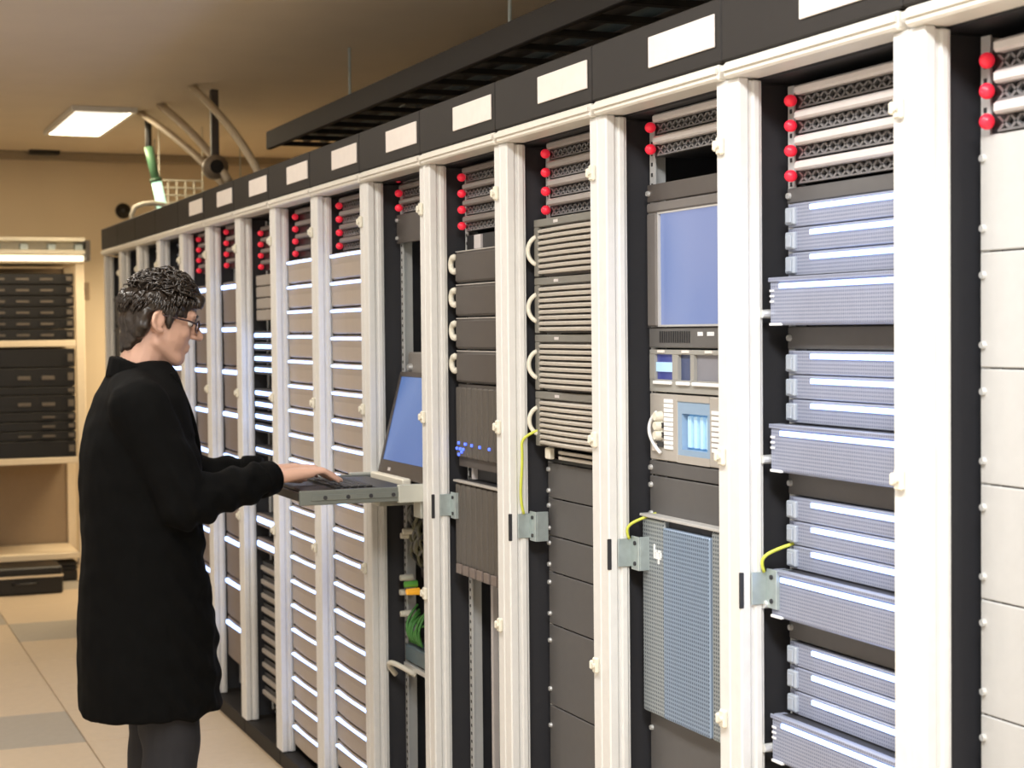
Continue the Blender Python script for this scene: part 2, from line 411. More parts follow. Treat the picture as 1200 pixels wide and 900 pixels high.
def server2(k, z1, z0, i, e=.055, where=''):
    h = z1-z0
    t = unit('thick_server', 'thick blue-lit server jutting out, %s' % where, 'server', 'thick blue-lit servers', k, z0)
    chassis(t, h, e, DARK, .6)
    bz = link('bezel', cached(('bezel2', rnd(h), e), lambda b: b.box(-.232, .232, e, e+.03, .001, h-.001, .004).box(-.232, .232, e-.003, e, h*.9, h-.001, .001)), BLUEB, t)
    link('light_bar', cached(('lb2', rnd(h), e), lambda b: b.box(-.195, .205, e-.003, e+.002, h*.76, h*.86, .001)), LED, t)
    for q in range(3): link('status_mark', cached(('sm', q, rnd(h), e), lambda b: b.box(-.228, -.215, e-.002, e+.001, h*(.70-.11*q), h*(.74-.11*q))), WHITE, bz)
    link('foot_tab', cached(('ft', rnd(h), e), lambda b: b.box(-.226, -.19, e-.004, e+.002, h*.01, h*.06)), WHITE, bz)
    link('thumbscrew', cached(('ts', rnd(h), e), lambda b: b.cyl((-.240, e+.02, h*.25), (-.240, e-.012, h*.25), .009, .008, 10)), SCREW, t)
    return t
def led_unit(k, z1, z0, i, m=BEIGE, e=.045, what='beige', gl=LED):
    """two-unit bezel, gently bowed, with a light bar along its top"""
    h = z1-z0
    t = unit('storage_unit', '%s unit, %s in the %s' % ((what+' blue-lit') if gl is LED else 'plain '+what, ORD[i], RD[k]), 'storage unit', '%s storage units' % what, k, z0)
    chassis(t, h, e, DARK, .5)
    def bz(b):
        rr = []
        for s in range(9):
            x = -.232+.464*s/8; bow = .008*math.sin(math.pi*s/8)
            rr.append([Vector((x, e+.03, .001)), Vector((x, e-bow+.006, .001)), Vector((x, e-bow, .006)), Vector((x, e-bow, h*.55)), Vector((x, e-bow-.004, h*.80)), Vector((x, e-bow, h-.004)), Vector((x, e+.03, h-.001))])
        return b.loft(rr)
    link('bezel', cached(('bz', rnd(h), e), bz), m, t)
    link('light_bar', cached(('lbu', rnd(h), e), lambda b: b.box(-.205, .205, e-.0145, e+.002, h*.81, h*.905, .002)), gl, t)
    return t

# ---- rack 0: thin servers in threes with a thick one below each
def rack0(k, px, pre):
    e = .088
    y = lambda v: zp(px, v, e)
    U = .2667/6
    zt = on_y(904, 382, .055).z           # bottom of the first thick server
    zs = zt+U*5.0+.03
    for q in range(4): storage(k, zs+U*1.02*(4-q), zs+U*1.02*(3-q)+.004, q)
    grp = ['top group', 'second group from top', 'third group from top', 'lowest group']
    blank(k, zt+U*5.0+.03, zt+U*5.0, 0)
    for g in range(4):
        b = zt-6*U*g
        for q in range(3):
            server1(k, b+U*(5-q), b+U*(4-q), 0, e, '%s of three, %s, %s' % (['upper', 'middle', 'lower'][q], grp[g], RD[k]))
        server2(k, b+2*U, b, 0, .057, '%s, %s' % (grp[g], RD[k]))
        blank(k, b, b-U, g+1)
rack0(0, 918, '')

# ---- rack -1: pale panels, white fade put into their colour, almost all outside the frame
z = 2.03
for i, h in enumerate([.0889]*5):
    storage(-1, z, z-.046, i) if i < 3 else None
    z -= .046 if i < 3 else 0
for i in range(9):
    blank(-1, z, z-.178, i, LGREY, .098, 'tall pale grey panel'); z -= .178

# ---- rack 1: monitor, bay unit, window chassis, mesh box
k = 1; e1 = .094; px = 762
Y = lambda v: zp(px, v, e1)
hs = .046
zt = Y(187)
for i in range(3): storage(k, zt+hs*(3-i), zt+hs*(2-i)+.004, i)
blank(k, Y(216), Y(238), 0, BROWN, e1, 'brown-grey blank panel', where='right above the monitor')
z1, z0 = Y(238), Y(408)
t = unit('rack_monitor', 'flat blue-lit monitor built into the white rack', 'monitor', None, k, z0)
h = z1-z0
za, zb = Y(383)-z0, Y(250)-z0
fm = MB(); e = e1-.004
fm.box(-.232, .232, e, e+.03, zb, h-.001, .003).box(-.232, .232, e, e+.03, .045, za, .003).box(-.232, -.19, e, e+.03, za+.0005, zb-.0005, .003).box(.19, .232, e, e+.03, za+.0005, zb-.0005, .003)
fm.build('frame', mat('monitor_frame_grey', (.165, .15, .14), .45), t)
MB().box(-.19, .19, e+.010, e+.014, za, zb).build('screen', SCR2, t)
inr = MB().box(-.19, -.186, e+.004, e+.012, za, zb).box(.186, .19, e+.004, e+.012, za, zb).box(-.186, .186, e+.004, e+.012, za, za+.004).box(-.186, .186, e+.004, e+.012, zb-.004, zb)
inr.build('screen_border', LGREY, t)
MB().box(-.22, .22, e+.03, e+.08, .05, h-.01).build('housing', DARK, t)
st = MB().box(-.232, .232, e+.004, e+.03, .001, .044, .002).build('control_strip', mat('dark_strip', (.12, .115, .11), .5), t)
tx = MB()
for a, w_ in ((-.01, .016), (.03, .03), (.09, .012), (.12, .03)):
    q = a
    while q < a+w_: tx.box(q, q+.005, e+.0025, e+.0045, .026, .034); q += .0075
tx.build('printed_mark', WHITE, st)
ls = MB()
for q in range(14): ls.box(-.18+.01*q, -.176+.01*q, e+.0022, e+.0042, .012, .036)
ls.build('vent_slot', BLK, st)
# bay unit
z1, z0 = Y(409), Y(459); h = z1-z0
t = unit('drive_bay_unit', 'grey unit with three square bays, one glowing blue, below the monitor', 'storage unit', None, k, z0)
chassis(t, h, e1+.010, DARK)
fr = MB(); e = e1
xs = [(-.205, -.125), (-.10, -.045), (-.03, .20)]
zlo, zhi = h*.30, h*.88
fr.box(-.23, .23, e, e+.02, zhi, h-.001, .001).box(-.23, .23, e, e+.02, .001, zlo, .001)
ed = [-.23]+[v for p in xs for v in p]+[.23]
for q in range(0, 8, 2): fr.box(ed[q], ed[q+1], e, e+.02, zlo, zhi)
fr.build('frame', mat('warm_grey_bay_frame', (.34, .33, .30), .5), t)
MB().box(xs[0][0], xs[0][1], e+.006, e+.010, zlo, zhi).build('bay_display', mat('dark_blue_bay', (.05, .06, .20), .3, emis=(.03, .04, .2), es=.5), t)
MB().box(xs[0][0]+.002, xs[0][1]-.002, e+.002, e+.006, h*.48, h*.70).build('blue_light', GLOWC, t)
MB().box(xs[1][0], xs[1][1], e+.008, e+.012, zlo, zhi).build('bay_door', mat('navy_bay_door', (.06, .08, .17), .35), t)
MB().box(xs[2][0], xs[2][1], e+.008, e+.012, zlo, zhi).build('bay_door', mat('grey_bay_door', (.24, .24, .27), .4), t)
for (a, b_) in xs: MB().box(a, b_, e-.006, e, h*.19, h*.27, .001).build('pull_strip', WHITE, t)
tabs = MB()
for a in (-.19, -.08, .02, .08): tabs.box(a, a+.03, e-.002, e, h*.92, h*.98)
tabs.build('printed_mark', LABELP, t)
# window chassis
z1, z0 = Y(460), Y(538); h = z1-z0
t = unit('window_chassis', 'beige-grey chassis with blue-lit slotted window and white tags', 'chassis', None, k, z0)
chassis(t, h, e1+.020, DARK)
fr = MB(); wx0, wx1, wz0, wz1 = -.105, .035, h*.12, h*.90
fr.box(-.23, wx0, e, e+.02, .001, h-.001, .002).box(wx1, .23, e, e+.02, .001, h-.001, .002).box(wx0, wx1, e, e+.02, wz1, h-.001).box(wx0, wx1, e, e+.02, .001, wz0)
fr.build('frame', mat('beige_grey_frame', (.42, .39, .35), .5), t)
wf = MB().box(wx0, wx0+.018, e+.002, e+.03, wz0, wz1).box(wx1-.012, wx1, e+.002, e+.03, wz0, wz1).box(wx0+.018, wx1-.012, e+.002, e+.03, wz1-.025, wz1).box(wx0+.018, wx1-.012, e+.002, e+.03, wz0, wz0+.012)
wf.build('window_frame', mat('blue_grey_window_frame', (.28, .40, .55), .4), t)
MB().box(wx0+.018, wx1-.012, e+.02, e+.03, wz0+.012, wz1-.025).build('window_glow', GLOWB, t)
for q in range(4):
    a = wx0+.024+q*.0265
    MB().box(a, a+.013, e+.012, e+.02, wz0+.016, wz1-.03, .001).build('glowing_slat', GLOWC, t)
for q in range(11):
    zz = h*(.92-.068*q)
    MB().box(-.160, -.122, e-.003, e, zz-.008, zz, .0005).build('tag', WHITE, t)
for q in range(8):
    zz = h*(.80-.075*q)
    MB().box(.048, .085, e-.003, e, zz-.008, zz, .0005).build('tag', WHITE, t)
for q in range(3):
    zz = h*(.66-.14*q)
    MB().cyl((-.178, e, zz), (-.178, e-.016, zz), .011, .009, 12).build('knob', CREAM, t)
    MB().box(-.195, -.164, e-.004, e, zz-.025, zz-.013, .001).build('socket', BLK, t)
cb = MB().tube(bez((-.19, e-.004, h*.72), (-.225, e-.012, h*.55), (-.225, e-.012, h*.35), (-.17, e-.006, h*.12)), .004, 6)
cb.build('loop_cable', WHITE, t, smooth=True)
MB().box(-.21, -.19, e-.006, e, h*.14, h*.26, .001).build('tag', LABELP, t)
blank(k, Y(538)-.001, Y(556), 2, GREYP, e1+.002, where='first below the window chassis'); blank(k, Y(556)-.0005, Y(612), 3, GREYP, e1+.002, 'tall dark grey blank panel', where='right above the mesh unit')
z1 = zp(752, 604, .075); z0 = z1-.42; h = z1-z0; e = .075
t = unit('mesh_unit', 'tall grey perforated mesh unit with blue central panel below blank panels', 'server', None, k, z0)
chassis(t, h, e, DARK)
MB().box(-.234, -.131, e, e+.03, .001, h-.001, .004).box(.075, .234, e, e+.03, .001, h-.001, .004).box(-.130, .074, e+.02, e+.03, .001, h-.001).build('front_sheet', GRILL, t)
MB().box(-.129, .073, e-.004, e+.019, .003, h-.016, .003).build('blue_sheet', GRILLB, t)
MB().box(-.234, .234, e-.006, e+.03, h, h+.006, .001).build('top_lip', LGREY, t)
lg = MB()
X_ = -.176; Z_ = h-.085; ya, yb_ = e-.002, e+.001
lg.box(X_, X_+.005, ya, yb_, Z_, Z_+.030).box(X_+.005, X_+.012, ya, yb_, Z_+.014, Z_+.019).box(X_+.010, X_+.015, ya, yb_, Z_, Z_+.014)
lg.box(X_+.019, X_+.024, ya, yb_, Z_-.010, Z_+.019).box(X_+.024, X_+.031, ya, yb_, Z_+.014, Z_+.019).box(X_+.024, X_+.031, ya, yb_, Z_, Z_+.005).box(X_+.029, X_+.034, ya, yb_, Z_+.004, Z_+.015)
lg.build('logo', WHITE, t)
blank(k, z0-.002, z0-.18, 4, GREYP, e1, where='right below the mesh unit')
blank(k, z0-.182, z0-.40, 5, GREYP, e1, where='lowest')

# ---- rack 2: red-latched shelves, louvred units, blank panels
k = 2; e2 = .088; px = 637
Y = lambda v: zp(px, v, e2)
hs = (Y(190)-Y(256))/3
for i in range(5): storage(k, Y(256)+hs*(5-i), Y(256)+hs*(4-i)+.003, i)
ys = [257, 325, 391, 457, 522]
for i in range(4):
    z1, z0 = Y(ys[i])-.001, Y(ys[i+1]); h = z1-z0; e = e2-.02
    t = unit('louvred_unit', 'cream louvred unit with side grip, %s of four' % ORD[i], 'louvred unit', 'cream louvred units', k, z0)
    chassis(t, h, e+.01, DARK)
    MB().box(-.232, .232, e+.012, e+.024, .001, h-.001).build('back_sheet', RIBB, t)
    MB().box(-.232, .232, e-.002, e+.012, h*.86, h-.001, .002).box(-.232, -.206, e-.002, e+.012, .001, h*.86, .002).build('frame', mat('olive_grey_frame', (.20, .19, .165), .5), t)
    MB().box(-.11, -.085, e-.003, e-.001, h*.90, h*.95).build('badge', SILV, t)
    sm = None
    for q in range(8):
        zz = h*(.045+.101*q)
        def sl(b, q=q):
            rr = []
            for s in range(7):
                x = -.204+.436*s/6; bow = .010*math.sin(math.pi*s/6)
                rr.append([Vector((x, e+.012, 0)), Vector((x, e-.002-bow, .001)), Vector((x, e-.004-bow, .006)), Vector((x, e+.002-bow, .0095)), Vector((x, e+.012, .0095))])
            return b.loft(rr)
        link('slat', cached(('slat2',), sl), RIB, t, (0, 0, zz))
    g = MB().tube(bez((-.222, e, h*.22), (-.240, e-.022, h*.30), (-.240, e-.022, h*.62), (-.222, e, h*.70), 12), .0055, 8)
    g.build('grip', CREAM, t, smooth=True)
z1, z0 = Y(523), Y(541)
t = unit('cable_shelf', 'narrow shelf with pale strips below the louvred units', 'shelf', None, k, z0)
MB().box(-.232, .232, e2+.01, e2+.3, .001, .010).build('shelf_plate', BLK, t)
MB().box(-.13, .22, e2-.006, e2+.005, .012, .020, .001).build('strip', RIB, t); MB().box(-.13, .22, e2-.006, e2+.005, .025, .033, .001).build('strip', RIB, t)
MB().box(-.20, -.172, e2-.012, e2+.004, .010, .038, .003).build('plug', CREAM, t)
ys = [541, 583, 627, 669, 730]
zz = [Y(v) for v in ys]+[Y(730)-.2, Y(730)-.45]
for i in range(6): blank(k, zz[i]-.0005, zz[i+1], i, GREYP, e2+.012)

# ---- rack 3: red-latched shelves, brown units with grips, ribbed units
k = 3; e3 = .070; px = 536
Y = lambda v: zp(px, v, e3)
hs = (Y(216)-Y(273))/3
for i in range(4): storage(k, Y(273)+hs*(4-i), Y(273)+hs*(3-i)+.003, i, .085)
t = unit('cable_box', 'shallow black box with silver strip above the brown units', 'box', None, k, Y(294))
MB().box(-.22, .22, .10, .5, .001, Y(276)-Y(294)).build('body', BLK, t); MB().box(-.15, -.10, .094, .10, .003, .04).build('strip', SILV, t)
ys = [294, 333, 372, 410, 449]
for i in range(4):
    z1, z0 = Y(ys[i])-.001, Y(ys[i+1]); h = z1-z0; e = e3
    t = unit('brown_unit', 'brown-grey plain unit with white round grip, %s of four' % ORD[i], 'storage unit', 'brown units with grips', k, z0)
    chassis(t, h, e, DARK)
    MB().box(-.222, .222, e-.006, e+.02, .003, h-.004, .006).build('bezel', BROWN, t)
    MB().box(-.222, .222, e-.003, e+.02, h-.0035, h-.0005).build('edge_strip', mat('pale_edge', (.45, .42, .38), .5), t)
    g = MB().tube([(-.222-.024*math.sin(a), e-.008, h*.60+.020*math.cos(a)) for a in [math.pi*(-.12+1.24*q/10) for q in range(11)]], .0085, 8)
    g.build('grip', CREAM, t, smooth=True)
def ribbed(lab, z1, z0, k, e, n=11):
    h = z1-z0
    t = unit('ribbed_unit', lab, 'storage unit', 'units with upright ribs', k, z0)
    chassis(t, h, e, DARK)
    MB().box(-.228, .228, e+.004, e+.02, .001, h-.001).build('front', BROWN, t)
    for q in range(n):
        a = -.224+.448*q/n
        link('rib', cached(('rib', rnd(h), e, n), lambda b: b.box(0, .448/n-.006, e-.006, e+.004, h*.12, h*.96, .003)), mat('taupe_rib', (.10, .088, .075), .5), t, (a, 0, 0))
    return t, h
t, h = ribbed('brown unit with upright ribs and a cluster of small blue lights', Y(449)-.001, Y(546), k, .07)
for (a, b_) in [(-.20, .29), (-.215, .22), (-.19, .22), (-.165, .22), (-.20, .15), (-.15, .285), (-.10, .28), (-.04, .275), (.03, .27), (-.178, .185)]:
    MB().box(a-.0045, a+.0045, .060, .066, h*b_-.0038, h*b_+.0038, .001).build('blue_light', LEDB, t)
t = unit('cable_tunnel', 'dark open slot with silver post between the two ribbed units', 'slot panel', None, k, Y(560))
MB().box(-.22, .22, .10, .4, .001, Y(546)-Y(560)-.001).build('body', BLK, t); MB().box(-.17, -.155, .088, .10, .001, Y(546)-Y(560)-.002).build('strip', SILV, t)
t, h = ribbed('brown unit with upright ribs and a row of small squares below', Y(561), Y(672), k, .066)
MB().box(-.228, .228, .055, .07, h-.006, h, .001).build('top_edge', mat('pale_edge', (.45, .42, .38), .5), t)
for q in range(8): MB().box(-.205+.052*q, -.168+.052*q, .053, .0595, h*.03, h*.13, .001).build('square_tile', TAUPE, t)
t = unit('wire_duct', 'dark open bay with upright blue-grey strips below the ribbed unit', 'wire duct', None, k, Y(672)-.62)
dh = .615
for a, w_, m in ((-.17, .018, SILV), (-.115, .03, mat('slate_strip', (.12, .17, .19), .4)), (-.05, .03, mat('pale_teal_strip', (.42, .55, .56), .4))):
    MB().box(a, a+w_, .14, .16, .001, dh).build('strip', m, t)
MB().box(-.22, .22, .2, .21, .001, dh).build('back_sheet', mat('near_black_teal', (.02, .028, .03), .5), t)

# ---- rack 4: shelf, open wiring bay, laptop tray, wiring below
k = 4; e4 = .09; px = 468
Y = lambda v: zp(px, v, e4)
for i in range(3): storage(k, Y(251)+.044*(3-i), Y(251)+.044*(2-i)+.003, i)
blank(k, Y(251), Y(286), 0, BROWN, e4, 'brown-grey blank panel')
t = unit('wire_duct', 'tall open bay with upright teal strips above the laptop screen', 'wire duct', None, k, Y(412))
dh = Y(286)-Y(412)-.001
for a, w_, m in ((-.175, .05, mat('teal_strip', (.13, .20, .22), .4)), (-.10, .05, mat('pale_teal_strip', (.42, .55, .56), .4)), (-.03, .05, mat('slate_strip', (.12, .17, .19), .4))):
    MB().box(a, a+w_, .16, .18, .001, dh).build('strip', m, t)
MB().box(-.22, .22, .22, .23, .001, dh).build('back_sheet', mat('near_black_teal', (.02, .028, .03), .5), t)
t = unit('switch_box', 'small grey box with one screw just above the laptop screen', 'box', None, k, Y(440))
h = Y(412)-Y(440)-.002
MB().box(-.20, .20, .11, .4, .001, h, .004).build('body', mat('grey_brown_box', (.24, .22, .20), .5), t); MB().cyl((-.17, .11, h*.35), (-.17, .098, h*.35), .012, .010).build('screw', SCREW, t)
# tray: built around x of rack 4
ZT = 1.152
tx0, tx1 = xc(4)-.226, xc(4)+.226
YF = -.350
t = tag(empty('keyboard_tray', (xc(4), -.1, ZT)), 'pulled-out steel keyboard tray under the man\'s hands', 'tray')
L = lambda b: b
def tb(b, name, m, dy=0, sm=False): return b.build(name, m, t, sm, None)
o = MB().box(-.222, .222, YF+.1+.01, .42, -.008, .0, .002); tb(o, 'tray_plate', BLK)
for sx in (-1, 1):
    s = 'slide_rail'
    b = MB().box(sx*.2235, sx*.236, YF+.1, .15, -.022, .018, .002).box(sx*.236, sx*.240, YF+.13, .12, -.010, .006, .001)
    rl = tb(b, s, mat('dark_zinc_slide', (.22, .24, .22), .45, .5))
    b2 = MB().box(sx*.2245, sx*.243, .03, .42, -.026, .024, .002); b2.build('slide_housing', mat('pale_zinc', (.55, .56, .50), .45, .3), rl)
    b3 = MB()
    for q in range(5): b3.cyl((sx*.239, YF+.17+.065*q, -.002), (sx*.242, YF+.17+.065*q, -.002), .006, .006, 8)
    b3.build('slide_hole', DARK, rl)
MB().box(-.222, .222, YF+.1, YF+.1+.009, -.012, .012, .002).build('front_lip', BLK, t)
for sx in (-1, 1):
    MB().box(sx*.16, sx*.222, .10, .22, -.075, -.0265, .002).build('support_bracket', mat('pale_zinc', (.55, .56, .50), .45, .3), t)
# console: keyboard base and hinged screen
cz = ZT+.001
t = tag(empty('rack_console', (xc(4), -.1, cz)), 'black laptop-style console with a tilted blue screen on the tray', 'laptop')
MB().box(-.205, .205, YF+.12, .075, .0, .014, .004).build('base', BLK, t)
kb = mat('dark_key', (.03, .03, .032), .5)
kme = cached(('key',), lambda b: b.box(-.0082, .0082, -.0082, .0082, 0, .005, .0015)); kme.materials.append(kb)
ks = t
keyb = MB().box(-.175, .175, YF+.215, YF+.335, .014, .0152).build('keyboard', mat('key_bed', (.02, .02, .02), .5), t)
for r_ in range(5):
    for c_ in range(16): link('key', kme, None, keyb, (-.163+.0215*c_+.004*r_ % .01, YF+.228+.0225*r_, .0152))
MB().box(-.05, .05, YF+.13, YF+.20, .014, .0152, .0005).build('touchpad', mat('touchpad_grey', (.06, .06, .065), .4), t)
MB().box(-.19, .12, .082, .108, .002, .028, .004).build('hinge_cover', CREAM, t)
sa = R(14)
def scr(b, x0, x1, s0, s1, d0, d1):
    # box in the tilted plane: s up the screen, d behind it
    vs = []
    for x in (x0, x1):
        for d in (d0, d1):
            for s in (s0, s1): vs.append((x, .112+s*math.sin(sa)+d*math.cos(sa), .020+s*math.cos(sa)-d*math.sin(sa)))
    return b.add(vs, [(0, 1, 3, 2), (4, 6, 7, 5), (0, 4, 5, 1), (2, 3, 7, 6), (0, 2, 6, 4), (1, 5, 7, 3)])
b = MB(); scr(b, -.212, .212, 0, .045, 0, .022); scr(b, -.212, .212, .302, .316, 0, .022); scr(b, -.212, -.198, .045, .302, 0, .022); scr(b, .198, .212, .045, .302, 0, .022); scr(b, -.198, .198, .045, .302, .010, .022)
b.build('screen_frame', mat('dark_taupe_frame', (.09, .075, .065), .4), t)
b = MB(); scr(b, -.197, .197, .046, .301, .003, .009); b.build('screen', SCR1, t)
b = MB(); scr(b, -.12, -.10, .015, .025, -.002, .0); b.build('badge', SILV, t)
# wiring under the tray
t = unit('wiring_panel', 'tangle of dark wires with green and orange plugs below the tray', 'wiring', None, k, .55)
MB().box(-.22, .22, .30, .31, 0, .55).build('back_sheet', mat('brown_back_sheet', (.06, .05, .045), .6), t)
wm = [mat('olive_wire', (.17, .165, .10), .5), mat('black_wire', (.03, .03, .03), .5), mat('grey_wire', (.22, .22, .2), .5), mat('green_wire', (.08, .28, .06), .5)]
rng = random.Random(3)
for q in range(46):
    a = rng.uniform(-.215, -.02); zq = rng.uniform(.42, .575); bq = a+rng.uniform(-.06, .06)
    MB().tube(bez((a, .15, zq), (a+rng.uniform(-.06, .06), .09, zq-.03), (bq, .09, zq-.07), (max(-.22, bq+rng.uniform(-.05, .05)), .17, zq-rng.uniform(.06, .14)), 10), rng.uniform(.003, .006), 6).build('wire', wm[(0, 1, 0, 2)[q % 4]], t, True)
for q in range(9):
    a = rng.uniform(-.2, -.06); MB().tube(bez((a, .10, .11), (a+rng.uniform(-.03, .03), .08, .15), (a+rng.uniform(-.03, .03), .08, .17), (a+rng.uniform(-.04, .04), .13, rng.uniform(.17, .24)), 8), .004, 6).build('wire', wm[3], t, True)
MB().box(-.19, .15, .14, .28, .30, .40, .004).build('brown_box', mat('brown_back_sheet', (.06, .05, .045), .6), t)
for q, (a, zq, m) in enumerate([(-.15, .265, mat('orange_plug', (.9, .42, .04), .4, emis=(1, .45, .03), es=.4)), (-.17, .285, mat('green_plug', (.15, .5, .08), .4)), (-.21, .30, CREAM), (-.215, .255, CREAM), (-.21, .19, CREAM), (-.2, .43, CREAM), (-.18, .445, CREAM)]):
    MB().cyl((a, .12, zq), (a, .08, zq), .011, .009, 10).build('plug', m, t)
MB().box(-.2, .2, .09, .16, .05, .10, .004).build('socket_strip', mat('slate_strip', (.12, .17, .19), .4), t)
MB().tube(bez((-.23, .07, .0), (-.24, .03, .05), (-.15, .02, .07), (-.10, .09, .02)), .008, 8).build('white_cable', CREAM, t, True)
MB().box(-.2, .2, .085, .10, .03, .045, .001).build('strip', RAILZ, t)

# ---- racks 5 and 6: beige units with light bars
for k, px, top, pitch, n in ((5, 390, 296.5, 31.7, 18), (6, 341, 304.5, 28.55, 19)):
    z = zp(px, top, .045); ph = (z - zp(px, top+pitch*10, .045))/10
    hs = .0445
    for i in range(4): storage(k, z+.004+hs*(4-i), z+.004+hs*(3-i)+.003, i, .07)
    i = 0
    while z-ph > .08:
        led_unit(k, z, z-ph+.001, i); i += 1; z -= ph

# ---- rack 7: pale box, pairs of lights
k = 7; px = 303
Y = lambda v: zp(px, v, .06)
for i in range(4): storage(k, Y(318)+.044*(4-i), Y(318)+.044*(3-i)+.003, i, .08)
t = unit('pale_box', 'pale taupe box with faint grooves in the rack behind the hands', 'box', None, k, Y(376)); h = Y(322)-Y(376)
for q in range(4): MB().box(-.22, .22, .058, .3, h*q/4+.001, h*(q+1)/4-.003, .003).build('drawer', mat('pale_taupe', (.34, .30, .26), .5), t)
i = 0
def thin_led(k, zc, i, h=.040, m=BLK, e=.05):
    t = unit('thin_server', 'thin dark server with blue light, %s in the %s' % (ORD[i], RD[k]), 'server', 'thin dark blue-lit servers', k, zc-h/2)
    chassis(t, h, e, DARK, .4)
    link('bezel', cached(('tb', rnd(h), e), lambda b: b.box(-.226, .226, e, e+.014, .001, h-.001, .002)), m, t)
    link('light_bar', cached(('tlb', rnd(h), e), lambda b: b.box(-.215, .20, e-.003, e+.002, h*.30, h*.72, .001)), LED, t)
for v in (393, 406, 420, 433, 460, 473, 487, 500, 526, 607, 635):
    thin_led(k, Y(v), i, .036 if v < 600 else .05, TAUPE if v > 450 else BLK); i += 1
z = Y(655); i = 0
while z > .2:
    t = unit('fan_tray', 'low dark vented tray with pale lip, %s in the %s' % (ORD[i], RD[k]), 'vented tray', 'low vented trays', k, z-.05)
    MB().box(-.22, .22, .07, .4, .001, .047).build('body', BLK, t); MB().box(-.215, .215, .06, .07, .012, .030, .002).build('lip', mat('pale_taupe', (.34, .30, .26), .5), t)
    z -= .055; i += 1
# ---- racks 8 to 13
for k, px, l0, lp, m in ((8, 266, 338, 49.0, TAUPE), (9, 233, 343, 45.6, TAUPE), (10, 205, 347, 42.6, TAUPE), (11, 180, 351, 40, BLK), (12, 158, 352, 38, BLK), (13, 140, 354, 36, BLK)):
    e = .055
    z = zp(px, l0-8, e); ph = (z-zp(px, l0-8+lp*5, e))/5
    for i in range(4):
        if k < 10: storage(k, z+.05+.047*(4-i), z+.05+.047*(3-i)+.004, i, .07)
        else: blank(k, z+.05+.047*(4-i), z+.05+.047*(3-i)+.004, i, BLK, .09, 'narrow black panel')
    i = 0
    while z-ph > .08:
        led_unit(k, z, z-ph+.001, i, m, e, 'taupe' if m is TAUPE else 'black', LED if k < 11 else BLK); i += 1; z -= ph

# ------------------------------------------------------------------ far end of the aisle
bx = -11.45
t = tag(empty('equipment_rack', (bx, -.26, 0)), 'open cream equipment rack with black devices against the far wall', 'rack')
CRM = mat('cream_rack_frame', (.80, .68, .50), .5)
for y in (-.30, .30):
    for x in (0, -.55): MB().box(x-.03, x, y-.028, y+.028, 0, 2.06, .004).build('post', CRM, t)
zz = {}
for nm, v in (('a', 401), ('b', 538), ('c', 650)): zz[nm] = on_x(75, v, bx).z
for z in (zz['a'], zz['b'], zz['c']): MB().box(-.55, .002, -.27, .27, z-.028, z+.012, .003).build('shelf', CRM, t)
MB().box(-.58, .0, -.33, .33, 2.062, 2.10, .004).build('top', CRM, t)
MB().box(-.572, -.566, -.27, .27, .1, 2.05).build('back_sheet', mat('brown_rack_back', (.30, .22, .14), .6), t)
BLK2 = mat('black_device', (.008, .007, .006), .4)
def device(z0, z1, lab, tabs=0):
    d = tag(empty('network_device', (bx, -.26, z0)), lab, 'network device', 'black devices in the far rack')
    h = z1-z0
    MB().box(-.5, -.004, -.262, .262, .001, h-.003, .004).build('body', BLK2, d)
    for q in range(tabs):
        MB().box(-.004, .004, .05-.15*q, .13-.15*q, h*.35, h*.55, .001).build('drive_tab', mat('dim_grey_tab', (.12, .10, .08), .4), d)
    MB().box(-.004, .006, .215, .25, h*.3, h*.7, .001).build('handle', mat('dim_grey_tab', (.12, .10, .08), .4), d)
z = on_x(75, 320, bx).z; n = 6; dz = (z-zz['a']-.014)/n
for i in range(n): device(z-dz*(i+1), z-dz*i, 'black drive device, %s of six on the far rack\'s top shelf' % ORD[i], 3)
z = on_x(75, 408, bx).z
hs = [.10, .10, .045, .09, .05, .05, .05, .09]; sc = (z-zz['b']-.014)/sum(hs)
for i, h in enumerate(hs):
    device(z-h*sc, z, 'black device, %s of eight on the far rack\'s middle shelf' % ORD[i], [0, 2, 0, 2, 1, 1, 2, 0][i]); z -= h*sc
for i, (lab, y0, y1, z0, h, x) in enumerate((('black case with cream edge on the floor before the far rack', -.62, -.16, 0, .17, -11.1), ('black case behind the cream-edged one, under the far rack shelf', -.50, .0, 0, .13, -11.62))):
    d = tag(empty('equipment_case', (x, (y0+y1)/2, z0)), lab, 'case', 'black cases on the floor')
    w_ = (y1-y0)/2
    MB().box(-.14, .14, -w_, w_, .0, h*.62, .01).build('body', BLK2, d); MB().box(-.14, .14, -w_, w_, h*.70, h, .01).build('lid', BLK2, d)
    MB().box(-.142, .142, -w_-.002, w_+.002, h*.62, h*.70).build('edge_band', CRM if i == 0 else BLK, d)
    MB().tube([(.14, -.07, h*.4), (.165, -.06, h*.42), (.165, .06, h*.42), (.14, .07, h*.4)], .007, 6).build('handle', BLK, d, True)
